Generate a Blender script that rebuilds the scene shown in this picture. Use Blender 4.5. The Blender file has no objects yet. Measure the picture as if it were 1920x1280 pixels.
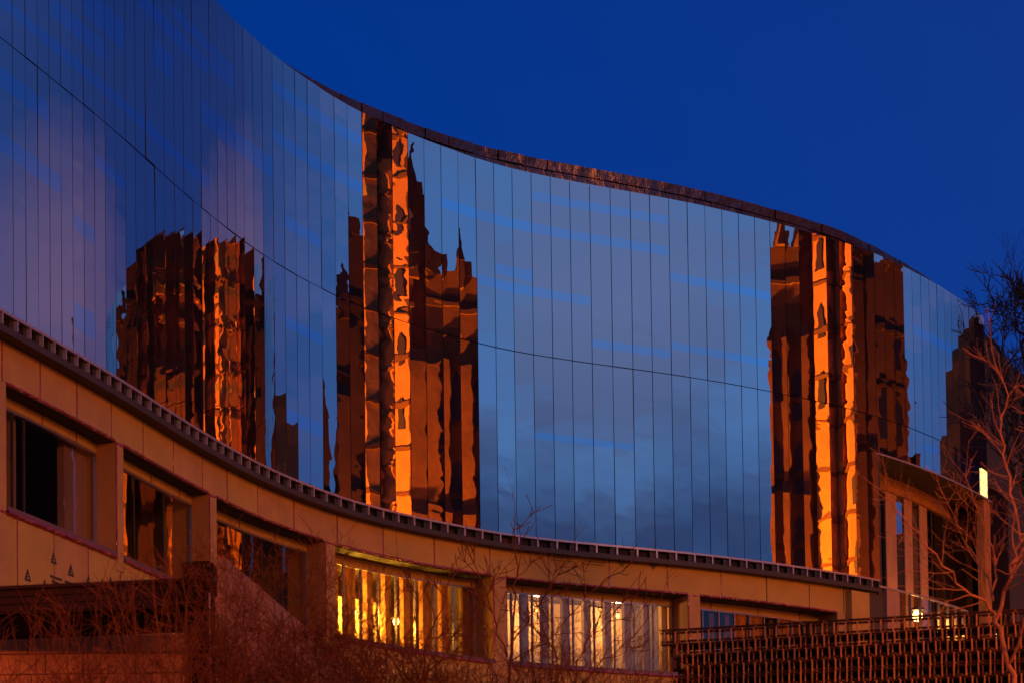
import bpy, bmesh, math, random
from mathutils import Vector, Matrix
rad = math.radians
scene = bpy.context.scene
COL = scene.collection
CZ = 1.7                      # eye height of the photographer above the lower street

# ------------------------------------------------------------------ camera
F_PX, PITCH, ROLL, CY = 4521.746, 0.0450005, -0.01395124, 1660.173
cam_d = bpy.data.cameras.new('camera')
cam = bpy.data.objects.new('camera', cam_d)
COL.objects.link(cam)
cam_d.sensor_fit = 'HORIZONTAL'
cam_d.sensor_width = 36.0
cam_d.lens = F_PX / 1920 * 36
cam_d.shift_y = (CY - 640) / 1920
cam_d.clip_start, cam_d.clip_end = 0.5, 5000
_c, _s, _cr, _sr = math.cos(PITCH), math.sin(PITCH), math.cos(ROLL), math.sin(ROLL)
_R, _F, _U = Vector((1, 0, 0)), Vector((0, _c, _s)), Vector((0, -_s, _c))
_R2, _U2 = _cr * _R + _sr * _U, _cr * _U - _sr * _R
cam.matrix_world = Matrix(((_R2.x, _U2.x, -_F.x, 0), (_R2.y, _U2.y, -_F.y, 0),
                           (_R2.z, _U2.z, -_F.z, CZ), (0, 0, 0, 1)))
cam_d.dof.use_dof = True
cam_d.dof.focus_distance = 88
cam_d.dof.aperture_fstop = 2.4
scene.camera = cam
scene.view_settings.view_transform = 'Standard'
scene.view_settings.look = 'None'
scene.view_settings.exposure = 0
scene.view_settings.gamma = 1
scene.view_settings.use_curve_mapping = False

# ------------------------------------------------------------------ world: dusk sky
SUN_AZ, SUN_EL = rad(-50), rad(9)
sun_dir = Vector((math.cos(SUN_AZ) * math.cos(SUN_EL), math.sin(SUN_AZ) * math.cos(SUN_EL), math.sin(SUN_EL)))
world = bpy.data.worlds.new('World')
scene.world = world
world.use_nodes = True
wt = world.node_tree
wt.nodes.clear()

def N(t, kind, **kw):
    n = t.nodes.new(kind)
    for k, v in kw.items():
        if k.startswith('i_'):
            n.inputs[k[2:].replace('_', ' ')].default_value = v
        elif k.startswith('n_'):
            n.inputs[int(k[2:])].default_value = v
        else:
            setattr(n, k, v)
    return n

def ramp(t, src, stops, interp='LINEAR'):
    r = t.nodes.new('ShaderNodeValToRGB')
    r.color_ramp.interpolation = interp
    e = r.color_ramp.elements
    while len(e) < len(stops):
        e.new(0.5)
    for el, (p, c) in zip(e, stops):
        el.position = p
        el.color = (*c, 1)
    t.links.new(src, r.inputs[0])
    return r.outputs[0]

def mixc(t, fac, a, b, mode='MIX'):
    m = t.nodes.new('ShaderNodeMix')
    m.data_type = 'RGBA'
    m.blend_type = mode
    for s_, v in ((0, fac), (6, a), (7, b)):
        if hasattr(v, 'is_output'):
            t.links.new(v, m.inputs[s_])
        elif isinstance(v, (int, float)):
            m.inputs[s_].default_value = v
        else:
            m.inputs[s_].default_value = (*v, 1)
    return m.outputs[2]

def math_(t, op, a, b=None, clamp=False):
    m = t.nodes.new('ShaderNodeMath')
    m.operation = op
    m.use_clamp = clamp
    for i, v in enumerate((a, b)):
        if v is None:
            continue
        if hasattr(v, 'is_output'):
            t.links.new(v, m.inputs[i])
        else:
            m.inputs[i].default_value = v
    return m.outputs[0]

tc = N(wt, 'ShaderNodeTexCoord')
dirv = tc.outputs['Generated']
dot = N(wt, 'ShaderNodeVectorMath', operation='DOT_PRODUCT')
wt.links.new(dirv, dot.inputs[0])
dot.inputs[1].default_value = (math.cos(SUN_AZ), math.sin(SUN_AZ), 0)
glow = math_(wt, 'MULTIPLY_ADD', dot.outputs['Value'], 0.5)
wt.nodes[-1].inputs[2].default_value = 0.5
base_col = ramp(wt, glow, [(0.0, (0.0006, 0.030, 0.225)), (0.12, (0.0010, 0.038, 0.272)), (0.40, (0.014, 0.046, 0.235)),
                           (0.60, (0.05, 0.148, 0.48)), (0.80, (0.088, 0.245, 0.68)), (1.0, (0.115, 0.28, 0.72))])
sep = N(wt, 'ShaderNodeSeparateXYZ')
wt.links.new(dirv, sep.inputs[0])
elev = ramp(wt, sep.outputs['Z'], [(0.0, (1.25, 1.2, 1.12)), (0.22, (1.05, 1.05, 1.03)), (0.4, (0.8, 0.86, 0.93)), (1.0, (0.4, 0.5, 0.7))])
sky_c = mixc(wt, 1.0, base_col, elev, 'MULTIPLY')
# drifting cloud streaks: more of them towards the afterglow
mp = N(wt, 'ShaderNodeMapping')
mp.inputs['Scale'].default_value = (1.6, 1.6, 9.0)
mp.inputs['Location'].default_value = (5.2, 0.6, 1.3)
wt.links.new(dirv, mp.inputs['Vector'])
nz = N(wt, 'ShaderNodeTexNoise', i_Scale=2.2, i_Detail=6.0, i_Roughness=0.55, i_Distortion=0.35)
wt.links.new(mp.outputs[0], nz.inputs['Vector'])
cov = ramp(wt, nz.outputs['Fac'], [(0.40, (0, 0, 0)), (0.55, (1, 1, 1))])
side = ramp(wt, glow, [(0.30, (0, 0, 0)), (0.46, (0.10, 0.10, 0.10)), (0.66, (1, 1, 1))])
cov2 = math_(wt, 'MULTIPLY', cov, side)
low = ramp(wt, sep.outputs['Z'], [(0.10, (1, 1, 1)), (0.42, (0.35, 0.35, 0.35))])
cov3 = math_(wt, 'MULTIPLY', cov2, low)
cov3 = math_(wt, 'MULTIPLY', cov3, 0.9)
cloud_c = ramp(wt, glow, [(0.30, (0.10, 0.09, 0.26)), (0.52, (0.15, 0.14, 0.36)), (0.70, (0.065, 0.105, 0.27)), (0.85, (0.075, 0.115, 0.285)), (1.0, (0.13, 0.15, 0.32))])
cl_el = ramp(wt, sep.outputs['Z'], [(0.15, (0.55, 0.6, 0.7)), (0.21, (0.75, 0.8, 0.85)), (0.28, (1.75, 1.7, 1.6)), (0.36, (1.5, 1.5, 1.5))])
cloud_c = mixc(wt, 1.0, cloud_c, cl_el, 'MULTIPLY')
sky_c = mixc(wt, cov3, sky_c, cloud_c)
# a soft pink cloud low in the north-east
pd = N(wt, 'ShaderNodeVectorMath', operation='DOT_PRODUCT')
wt.links.new(dirv, pd.inputs[0])
pd.inputs[1].default_value = (math.cos(rad(49.5)) * math.cos(rad(15.5)), math.sin(rad(49.5)) * math.cos(rad(15.5)), math.sin(rad(15.5)))
pm = ramp(wt, pd.outputs['Value'], [(0.9984, (0, 0, 0)), (0.9999, (1, 1, 1))], 'EASE')
pn = ramp(wt, nz.outputs['Fac'], [(0.30, (0.25, 0.25, 0.25)), (0.62, (1, 1, 1))])
pf = math_(wt, 'MULTIPLY', pm, pn)
pf = math_(wt, 'MULTIPLY', pf, 0.38)
sky_c = mixc(wt, pf, sky_c, (0.40, 0.22, 0.32))
# a low bank of grey-blue dusk cloud above the horizon
nz2 = N(wt, 'ShaderNodeTexNoise', i_Scale=3.0, i_Detail=5.0, i_Roughness=0.5)
mp2 = N(wt, 'ShaderNodeMapping')
mp2.inputs['Scale'].default_value = (1.5, 1.5, 5.0)
wt.links.new(dirv, mp2.inputs['Vector'])
wt.links.new(mp2.outputs[0], nz2.inputs['Vector'])
zz = math_(wt, 'MULTIPLY_ADD', nz2.outputs['Fac'], 0.12)
wt.links.new(sep.outputs['Z'], wt.nodes[-1].inputs[2])
bank = ramp(wt, zz, [(0.235, (1, 1, 1)), (0.30, (0, 0, 0))])
bank = math_(wt, 'MULTIPLY', bank, side)
bank = math_(wt, 'MULTIPLY', bank, 0.75)
sky_c = mixc(wt, bank, sky_c, (0.026, 0.066, 0.225))
nish = N(wt, 'ShaderNodeTexSky', sky_type='NISHITA', sun_disc=False, sun_elevation=rad(0.5),
         sun_rotation=math.pi / 2 - SUN_AZ, ozone_density=6.0)
nb = mixc(wt, 1.0, nish.outputs[0], (0.0004, 0.0009, 0.003), 'MULTIPLY')
sky_c = mixc(wt, 1.0, sky_c, nb, 'ADD')
bg = N(wt, 'ShaderNodeBackground', i_Strength=1.0)
wt.links.new(sky_c, bg.inputs[0])
wo = N(wt, 'ShaderNodeOutputWorld')
wt.links.new(bg.outputs[0], wo.inputs[0])

# ------------------------------------------------------------------ sun: last orange light, low behind the photographer's right
sd = bpy.data.lights.new('sun', 'SUN')
sd.energy = 1.3
sd.color = (1.0, 0.27, 0.03)
sd.angle = rad(12)
sun = bpy.data.objects.new('sun', sd)
COL.objects.link(sun)
sun.rotation_euler = sun_dir.to_track_quat('Z', 'Y').to_euler()

# ------------------------------------------------------------------ object helpers
WLOC = {}

def link(o, parent, wl):
    COL.objects.link(o)
    wl = Vector(wl)
    WLOC[o.name] = wl
    if parent is not None:
        o.parent = parent
        o.location = wl - WLOC[parent.name]
    else:
        o.location = wl
    return o

def thing(name, label, cat, loc, group=None):
    o = bpy.data.objects.new(name, None)
    o.empty_display_size = 0.3
    link(o, None, loc)
    o['label'], o['category'] = label, cat
    if group:
        o['group'] = group
    return o

def tag(o, label, cat, group=None):
    o['label'], o['category'] = label, cat
    if group:
        o['group'] = group
    return o

class MB:
    def __init__(self):
        self.v, self.f, self.mi, self.uv = [], [], [], []

    def face(self, pts, mi=0, uv=None):
        n = len(self.v)
        self.v += [tuple(p) for p in pts]
        self.f.append(tuple(range(n, n + len(pts))))
        self.mi.append(mi)
        self.uv.append(uv or [(0, 0)] * len(pts))

    def mesh8(self, c, mi=0):
        """c: 8 corners, bottom ring 0-3 then top ring 4-7"""
        n = len(self.v)
        self.v += [tuple(p) for p in c]
        for q in ((3, 2, 1, 0), (4, 5, 6, 7), (0, 1, 5, 4), (1, 2, 6, 5), (2, 3, 7, 6), (3, 0, 4, 7)):
            self.f.append(tuple(n + i for i in q))
            self.mi.append(mi)
            self.uv.append([(0, 0)] * 4)

    def box(self, x0, x1, y0, y1, z0, z1, mi=0):
        self.mesh8([(x0, y0, z0), (x1, y0, z0), (x1, y1, z0), (x0, y1, z0),
                    (x0, y0, z1), (x1, y0, z1), (x1, y1, z1), (x0, y1, z1)], mi)

    def tube(self, pts, radii, k=5, cap=True, mi=0):
        rings = []
        prev = None
        for i, p in enumerate(pts):
            p = Vector(p)
            a = Vector(pts[max(i - 1, 0)])
            b = Vector(pts[min(i + 1, len(pts) - 1)])
            t = (b - a)
            t = t.normalized() if t.length > 1e-9 else Vector((0, 0, 1))
            if prev is None:
                u = t.orthogonal().normalized()
            else:
                u = (prev - t * prev.dot(t))
                u = u.normalized() if u.length > 1e-6 else t.orthogonal().normalized()
            prev = u
            w = t.cross(u)
            n = len(self.v)
            for j in range(k):
                an = 2 * math.pi * j / k
                self.v.append(tuple(p + radii[i] * (math.cos(an) * u + math.sin(an) * w)))
            rings.append(n)
        for r0, r1 in zip(rings, rings[1:]):
            for j in range(k):
                self.f.append((r0 + j, r0 + (j + 1) % k, r1 + (j + 1) % k, r1 + j))
                self.mi.append(mi)
                self.uv.append([(0, 0)] * 4)
        if cap:
            for r, rev in ((rings[0], True), (rings[-1], False)):
                q = list(range(r, r + k))
                if rev:
                    q.reverse()
                self.f.append(tuple(q))
                self.mi.append(mi)
                self.uv.append([(0, 0)] * k)

    def prism(self, cx, cy, z0, z1, r0, r1, k=8, rot=None, mi=0):
        rot = math.pi / k if rot is None else rot
        n = len(self.v)
        for z, r in ((z0, r0), (z1, r1)):
            for j in range(k):
                a = rot + 2 * math.pi * j / k
                self.v.append((cx + r * math.cos(a), cy + r * math.sin(a), z))
        for j in range(k):
            self.f.append((n + j, n + (j + 1) % k, n + k + (j + 1) % k, n + k + j))
        self.f.append(tuple(range(n + k, n + 2 * k)))
        self.f.append(tuple(reversed(range(n, n + k))))
        self.mi += [mi] * (k + 2)
        self.uv += [[(0, 0)] * 4] * k + [[(0, 0)] * k] * 2

    def build(self, name, mats, parent=None, smooth=False, uv=False, recalc=True):
        if not isinstance(mats, (list, tuple)):
            mats = [mats]
        n = len(self.v)
        mn = [min(p[i] for p in self.v) for i in range(3)]
        mx = [max(p[i] for p in self.v) for i in range(3)]
        o_ = Vector(((mn[0] + mx[0]) / 2, (mn[1] + mx[1]) / 2, mn[2]))
        me = bpy.data.meshes.new(name)
        me.from_pydata([(p[0] - o_.x, p[1] - o_.y, p[2] - o_.z) for p in self.v], [], self.f)
        for m in mats:
            me.materials.append(m)
        me.polygons.foreach_set('material_index', self.mi)
        if uv:
            l = me.uv_layers.new(name='UVMap')
            flat = [c for f in self.uv for q in f for c in q]
            l.data.foreach_set('uv', flat)
        if recalc:
            b = bmesh.new()
            b.from_mesh(me)
            bmesh.ops.recalc_face_normals(b, faces=b.faces)
            b.to_mesh(me)
            b.free()
        if smooth:
            me.polygons.foreach_set('use_smooth', [True] * len(me.polygons))
        me.update()
        ob = bpy.data.objects.new(name, me)
        return link(ob, parent, o_)

def copy_at(o, wl, parent):
    c = o.copy()
    for k in ('label', 'category', 'group'):
        if k in c and parent is not None:
            del c[k]
    return link(c, parent, wl)

def at(px, py, d):
    """point at horizontal depth d seen at photograph position (px, py)"""
    # small roll and pitch are folded into the inverse projection
    x, y = px - 960, py - CY
    u, v = _cr * x + _sr * y, -(-_sr * x + _cr * y)
    ray = _R * u + _U * v + _F * F_PX
    k = d / ray.y
    return Vector((ray.x * k, d, CZ + ray.z * k))

# ------------------------------------------------------------------ materials
def mat(name, col, rough=0.8, metal=0.0, noise=0.0, scale=3.0, stretch=(1, 1, 1), bump=0.0, bscale=None, spec=None, col2=None, emit=None, es=0.0):
    m = bpy.data.materials.new(name)
    m.use_nodes = True
    t = m.node_tree
    b = t.nodes['Principled BSDF']
    b.inputs['Roughness'].default_value = rough
    b.inputs['Metallic'].default_value = metal
    b.inputs['Base Color'].default_value = (*col, 1)
    if spec is not None:
        b.inputs['Specular IOR Level'].default_value = spec
    if noise or bump or col2:
        tx = N(t, 'ShaderNodeTexCoord')
        mpn = N(t, 'ShaderNodeMapping')
        mpn.inputs['Scale'].default_value = stretch
        geo = N(t, 'ShaderNodeNewGeometry')
        t.links.new(geo.outputs['Position'], mpn.inputs['Vector'])
        n1 = N(t, 'ShaderNodeTexNoise', i_Scale=scale, i_Detail=6.0, i_Roughness=0.6)
        t.links.new(mpn.outputs[0], n1.inputs['Vector'])
        if noise or col2:
            c2 = col2 or tuple(max(0, c * (1 - noise)) for c in col)
            c1 = tuple(min(1, c * (1 + noise * 0.4)) for c in col)
            rc = ramp(t, n1.outputs['Fac'], [(0.32, c2), (0.68, c1)])
            t.links.new(rc, b.inputs['Base Color'])
        if bump:
            n2 = N(t, 'ShaderNodeTexNoise', i_Scale=bscale or scale * 4, i_Detail=4.0)
            t.links.new(mpn.outputs[0], n2.inputs['Vector'])
            bp = N(t, 'ShaderNodeBump', i_Strength=1.0, i_Distance=bump)
            t.links.new(n2.outputs['Fac'], bp.inputs['Height'])
            t.links.new(bp.outputs[0], b.inputs['Normal'])
    if emit:
        b.inputs['Emission Color'].default_value = (*emit, 1)
        b.inputs['Emission Strength'].default_value = es
    return m

def glass_mat(name, tint, lo, hi, wave=1.0, under=(0.010, 0.010, 0.014), transparent=False, uscale=(1, 1)):
    """coated glazing: a mirror coat with roller-wave distortion over a dark body"""
    m = bpy.data.materials.new(name)
    m.use_nodes = True
    t = m.node_tree
    t.nodes.clear()
    uvn = N(t, 'ShaderNodeUVMap')
    mpn = N(t, 'ShaderNodeMapping')
    mpn.inputs['Scale'].default_value = (0.55 * uscale[0], 0.9 * uscale[1], 1)
    t.links.new(uvn.outputs[0], mpn.inputs['Vector'])
    n1 = N(t, 'ShaderNodeTexNoise', i_Scale=1.0, i_Detail=1.5, i_Roughness=0.4, i_Distortion=0.25)
    n1.noise_dimensions = '2D'
    t.links.new(mpn.outputs[0], n1.inputs['Vector'])
    bp = N(t, 'ShaderNodeBump', i_Strength=1.0, i_Distance=0.0022 * wave)
    t.links.new(n1.outputs['Fac'], bp.inputs['Height'])
    lw = N(t, 'ShaderNodeLayerWeight', i_Blend=0.5)
    fac = N(t, 'ShaderNodeMapRange')
    t.links.new(lw.outputs['Facing'], fac.inputs[0])
    fac.inputs[3].default_value, fac.inputs[4].default_value = lo, hi
    gl = N(t, 'ShaderNodeBsdfGlossy', i_Roughness=0.0)
    gl.inputs['Color'].default_value = (*tint, 1)
    t.links.new(bp.outputs[0], gl.inputs['Normal'])
    if transparent:
        un = N(t, 'ShaderNodeBsdfTransparent')
        un.inputs[0].default_value = (*under, 1)
    else:
        un = N(t, 'ShaderNodeBsdfDiffuse')
        un.inputs[0].default_value = (*under, 1)
    mx = N(t, 'ShaderNodeMixShader')
    t.links.new(fac.outputs[0], mx.inputs[0])
    t.links.new(un.outputs[0], mx.inputs[1])
    t.links.new(gl.outputs[0], mx.inputs[2])
    out = N(t, 'ShaderNodeOutputMaterial')
    t.links.new(mx.outputs[0], out.inputs[0])
    return m

def emit_mat(name, col, s):
    m = bpy.data.materials.new(name)
    m.use_nodes = True
    t = m.node_tree
    t.nodes.clear()
    e = N(t, 'ShaderNodeEmission', i_Strength=s)
    e.inputs[0].default_value = (*col, 1)
    o = N(t, 'ShaderNodeOutputMaterial')
    t.links.new(e.outputs[0], o.inputs[0])
    return m

M_GLASS = glass_mat('coated_glass', (0.86, 0.80, 0.74), 0.66, 0.92)
M_GLASSW = glass_mat('coated_glass_wavy', (0.86, 0.80, 0.74), 0.66, 0.92, wave=1.9, uscale=(.7, 1.5))
M_BAND = glass_mat('coated_glass_blue_band', (0.58, 0.82, 0.95), 0.69, 0.92)
M_PANE = glass_mat('window_glass', (0.85, 0.76, 0.64), 0.10, 0.40, wave=1.6, under=(0.82, 0.80, 0.74), transparent=True, uscale=(1.5, .5))
M_PORTGLASS = glass_mat('portal_glass', (0.85, 0.85, 0.85), 0.45, 0.80, wave=0.8)
M_BACK = mat('dark_backing', (0.012, 0.011, 0.012), 0.9)
M_DARK = mat('dark_trim', (0.022, 0.016, 0.014), 0.6)
M_RAIL = mat('ledge_rail_metal', (0.42, 0.35, 0.36), 0.35, 0.6, bump=0.004, bscale=6)
M_PLATE = mat('ledge_plate', (0.10, 0.055, 0.06), 0.5, 0.2)
M_COPE = mat('parapet_sheet', (0.085, 0.058, 0.065), 0.33, 0.8, noise=0.3, scale=1.6, bump=0.10, bscale=1.7)
M_BOARD = mat('sheathing_board', (0.44, 0.235, 0.034), 0.75, noise=0.16, scale=0.9, bump=0.002, bscale=3)
M_BOARD2 = mat('sheathing_board_aged', (0.42, 0.205, 0.045), 0.75, noise=0.2, scale=1.1)
M_TAPE = mat('red_joint_tape', (0.24, 0.018, 0.010), 0.18, 0.0, bump=0.09, bscale=7, spec=1.0)
M_JAMB = mat('jamb_board_shaded', (0.30, 0.12, 0.02), 0.8, noise=0.2, scale=1.2)  # weaker light on the reveal sides put into a darker board colour
M_SOFFIT = mat('soffit_board_shaded', (0.05, 0.04, 0.025), 0.9, noise=0.3)  # shade under the overhangs put into a dark board colour
M_MULL = mat('mullion_metal', (0.36, 0.30, 0.28), 0.28, 0.8)
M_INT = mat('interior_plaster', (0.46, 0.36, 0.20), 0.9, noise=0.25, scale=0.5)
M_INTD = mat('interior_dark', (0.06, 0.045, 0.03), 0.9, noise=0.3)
M_STUD = mat('interior_lining', (0.34, 0.25, 0.15), 0.85)
M_LINB = mat('interior_lining_brown', (0.16, 0.065, 0.02), 0.85)
M_INK = mat('printed_ink', (0.02, 0.018, 0.015), 0.8)
M_INK2 = mat('printed_ink_faded', (0.12, 0.085, 0.04), 0.8)
M_FIN = mat('pale_timber_fin', (0.36, 0.185, 0.095), 0.75, noise=0.22, scale=2.0, stretch=(1, 1, .3))
M_BEAM = mat('dark_steel', (0.036, 0.011, 0.006), 0.85, 0.0, spec=0.1, noise=0.3, scale=1.5)
M_BLACK = mat('black_steel', (0.005, 0.0025, 0.002), 0.9, spec=0.05)
M_STONE = mat('wall_stone', (0.42, 0.13, 0.03), 0.9, noise=0.35, scale=2.5, bump=0.01)
M_CONC = mat('wing_wall_concrete', (0.25, 0.10, 0.04), 0.9, noise=0.22, scale=1.3, stretch=(1, 1, .25))
M_RUST = mat('rusty_bar_lit', (0.55, 0.19, 0.04), 0.6, 0.0, spec=0.15, noise=0.45, scale=5)  # lit look of the uprights put into a brighter rust colour
M_DARKBAR = mat('shaded_bar', (0.012, 0.006, 0.004), 0.9, spec=0.1)
M_RUSTD = mat('rusty_rail_shaded', (0.075, 0.026, 0.009), 0.7, 0.0, spec=0.1, noise=0.4, scale=5)  # rails of the same metal, their shade put into a darker colour
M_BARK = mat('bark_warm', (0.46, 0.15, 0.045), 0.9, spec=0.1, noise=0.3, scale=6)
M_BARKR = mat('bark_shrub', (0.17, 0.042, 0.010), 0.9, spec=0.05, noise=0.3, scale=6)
M_BARKD = mat('bark_unlit', (0.012, 0.011, 0.012), 0.9)
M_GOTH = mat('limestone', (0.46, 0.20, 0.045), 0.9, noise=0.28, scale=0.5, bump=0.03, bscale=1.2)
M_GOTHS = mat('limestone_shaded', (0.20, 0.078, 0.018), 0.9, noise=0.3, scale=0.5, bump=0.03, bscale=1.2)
M_GOTHX = mat('dark_stone', (0.05, 0.026, 0.012), 0.9, noise=0.3, scale=0.5)
M_GOTHD = mat('limestone_dark', (0.13, 0.05, 0.017), 0.9, noise=0.3, scale=0.5)  # darker limestone for string courses, pinnacles, spires and roofs
M_GWIN = mat('leaded_glass', (0.03, 0.018, 0.010), 0.5)
M_GROUND = mat('winter_grass', (0.05, 0.045, 0.025), 0.95, noise=0.4, scale=0.8)
M_PAVE = mat('paving', (0.12, 0.11, 0.10), 0.9, noise=0.2, scale=1.2)
M_WLIT = emit_mat('panel_glow', (1.0, 0.78, 0.26), 1.9)
M_WLIT2 = emit_mat('lit_gothic_window', (1.0, 0.38, 0.03), 2.2)
M_BULB = emit_mat('lamp_bulb', (1.0, 0.60, 0.15), 26)
M_SOD = emit_mat('sodium_bulb', (1.0, 0.42, 0.06), 12)

# ------------------------------------------------------------------ ground
def ground_z(y):
    t = min(max((y - 12) / 43, 0), 1)
    return 6.5 * (t * t * (3 - 2 * t))
g = MB()
ys = [-1500, -200, -40, 0] + [12 + 43 * i / 16 for i in range(17)] + [70, 120, 300, 1500]
for a, b in zip(ys, ys[1:]):
    g.face([(-1500, a, ground_z(a)), (1500, a, ground_z(a)), (1500, b, ground_z(b)), (-1500, b, ground_z(b))])
go = g.build('ground', M_GROUND)
go['kind'] = 'structure'
p = MB()
for y0, y1 in ((-3, 4),):
    p.face([(-200, y0, 0.004), (200, y0, 0.004), (200, y1, 0.004), (-200, y1, 0.004)])
p.face([(33, 60, 6.506), (50, 60, 6.506), (50, 175, 6.506), (33, 175, 6.506)])
po = p.build('pavement', M_PAVE)
po['kind'] = 'structure'

# ------------------------------------------------------------------ the curved facade line
P_RAW = [(-13.230,53.597),(-13.022,54.370),(-12.814,55.142),(-12.606,55.915),(-12.398,56.687),(-12.190,57.460),(-11.983,58.232),(-11.804,58.894),(-11.629,59.550),(-11.457,60.206),(-11.290,60.857),(-11.120,61.545),(-10.954,62.240),(-10.793,62.944),(-10.631,63.668),(-10.476,64.377),(-10.315,65.124),(-10.154,65.863),(-9.992,66.608),(-9.833,67.326),(-9.667,68.064),(-9.488,68.836),(-9.316,69.557),(-9.146,70.241),(-8.969,70.929),(-8.797,71.576),(-8.633,72.174),(-8.438,72.867),(-8.247,73.525),(-8.050,74.178),(-7.833,74.858),(-7.600,75.538),(-7.344,76.225),(-7.055,76.933),(-6.745,77.626),(-6.404,78.321),(-6.029,79.018),(-5.615,79.719),(-5.211,80.351),(-4.762,80.998),(-4.297,81.622),(-3.803,82.240),(-3.285,82.847),(-2.740,83.448),(-2.164,84.049),(-1.569,84.636),(-0.951,85.216),(-0.307,85.789),(0.357,86.350),(1.055,86.912),(1.766,87.456),(2.493,87.988),(3.248,88.520),(4.033,89.056),(4.811,89.580),(5.569,90.091),(6.329,90.610),(7.068,91.128),(7.787,91.651),(8.492,92.183),(9.184,92.729),(9.866,93.291),(10.524,93.854),(11.182,94.439),(11.803,95.007),(12.396,95.562),(13.044,96.179),(13.637,96.757),(14.225,97.346),(14.803,97.952),(15.328,98.534),(15.830,99.126),(16.339,99.757),(16.841,100.406),(17.321,101.051),(17.807,101.727),(18.276,102.403),(18.724,103.072),(19.166,103.754),(19.593,104.437),(19.993,105.097),(20.375,105.749),(20.743,106.398),(21.094,107.039),(21.443,107.696),(21.810,108.408),(22.167,109.123),(22.517,109.843),(22.857,110.567),(23.189,111.295),(23.512,112.027),(23.826,112.762),(24.131,113.502),(24.428,114.245),(24.716,114.991)]

OFF, NP = 6, len(P_RAW)
def lerp_tab(tab, x):
    for (a, va), (b_, vb) in zip(tab, tab[1:]):
        if x <= b_:
            return va + (vb - va) * (x - a) / (b_ - a)
    return tab[-1][1]
# fine adjustment (degrees) of the heading of single panes along the curve
YAW = [(-6, -.6), (2, -.6), (6, -1.6), (9, -1.4), (11, -.5), (13, 0), (24, .3), (25, .6), (26, .7), (27, 1.6), (28, 2.3), (29, 3.2), (30, 4.6), (31, 3.5), (32, 2.7), (38, 2.7), (39, 3.5), (40, 1.5), (41, -.5), (42, -2.8), (43, -4.4), (47, -4.8),
       (49, -4), (50, -3), (54, -2.8), (55, -3), (58, -3), (59, -2.5), (60, -2), (61, -1.6), (62, -1.2), (63, -.8), (64, -.4), (65, 0), (90, 0)]
_a = [math.atan2(b[1] - a[1], b[0] - a[0]) + rad(lerp_tab(YAW, i - OFF)) for i, (a, b) in enumerate(zip(P_RAW, P_RAW[1:]))]
_l = [math.hypot(b[1] - a[1], b[0] - a[0]) for a, b in zip(P_RAW, P_RAW[1:])]
_p = [P_RAW[0]]
for an_, q_ in zip(_a, P_RAW[1:]):          # walk along the new heading as far as the next joint's line of bearing
    c_, s_ = math.cos(an_), math.sin(an_)
    ln_ = (_p[-1][1] * q_[0] - _p[-1][0] * q_[1]) / (c_ * q_[1] - s_ * q_[0])
    _p.append((_p[-1][0] + ln_ * c_, _p[-1][1] + ln_ * s_))
P_RAW, ANG = _p, _a
HB, HT, HM, HSOF = 16.633, 30.097, 23.36, 21.8

def pos(s, n=0.0, h=None):
    s += OFF
    i = min(max(int(math.floor(s)), 0), NP - 2)
    t = s - i
    a, b = P_RAW[i], P_RAW[i + 1]
    x, y = a[0] * (1 - t) + b[0] * t, a[1] * (1 - t) + b[1] * t
    q = min(max(s - .5, 0), NP - 2.0001)
    k = int(q)
    an = ANG[k] * (1 - q + k) + ANG[min(k + 1, NP - 2)] * (q - k)
    x, y = x + n * math.sin(an), y - n * math.cos(an)
    return (x, y) if h is None else (x, y, h + CZ)

def sweep(mb, prof, s0, s1, mi=0, step=1.0, caps=True):
    """extrude a closed (n, h) profile along the facade line"""
    n = max(1, int(math.ceil((s1 - s0) / step)))
    ss = [s0 + (s1 - s0) * i / n for i in range(n + 1)]
    base = len(mb.v)
    k = len(prof)
    for s in ss:
        for (nn, h) in prof:
            mb.v.append(pos(s, nn, h))
    for i in range(n):
        for j in range(k):
            a, b = base + i * k + j, base + i * k + (j + 1) % k
            mb.f.append((a, b, b + k, a + k))
            mb.mi.append(mi)
            mb.uv.append([(0, 0)] * 4)
    if caps:
        for i in (0, n):
            mb.f.append(tuple(base + i * k + j for j in range(k)))
            mb.mi.append(mi)
            mb.uv.append([(0, 0)] * k)

def rect(n0, n1, h0, h1):
    return [(n0, h0), (n1, h0), (n1, h1), (n0, h1)]

rng = random.Random(7)
S0, S1 = -5.0, 79.45
bld = thing('curved_building', 'long unfinished building with a sweeping curved mirror glass wall above yellow sheathing', 'building', pos(40, -6, 6.5 - CZ))

# dark wall behind the glass, roof and the walls closing the block
b = MB()
sweep(b, rect(-0.5, -0.13, HB - .3, HT - .02), S0, 63.9, step=1)
sweep(b, rect(-0.5, -0.13, HSOF + .05, HT - .02), 63.9, S1, step=1)
b.build('backing_wall', M_BACK, bld)
b = MB()
far = [(30, 128), (-30, 128), (-30, 60)]
roof = [pos(s, -1.7, HT) for s in range(int(S0), int(S1) + 1, 2)]
roof += [(x, y, HT + CZ) for x, y in far]
b.face(roof)
rear = far + [pos(S0, -.5)]
rear = [pos(S1, -.5)] + rear
for a_, c_ in zip(rear, rear[1:]):
    b.face([(*a_, 6.4), (*c_, 6.4), (*c_, HT + CZ - .03), (*a_, HT + CZ - .03)])
b.build('roof_and_rear_wall', M_BACK, bld, recalc=False)

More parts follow.
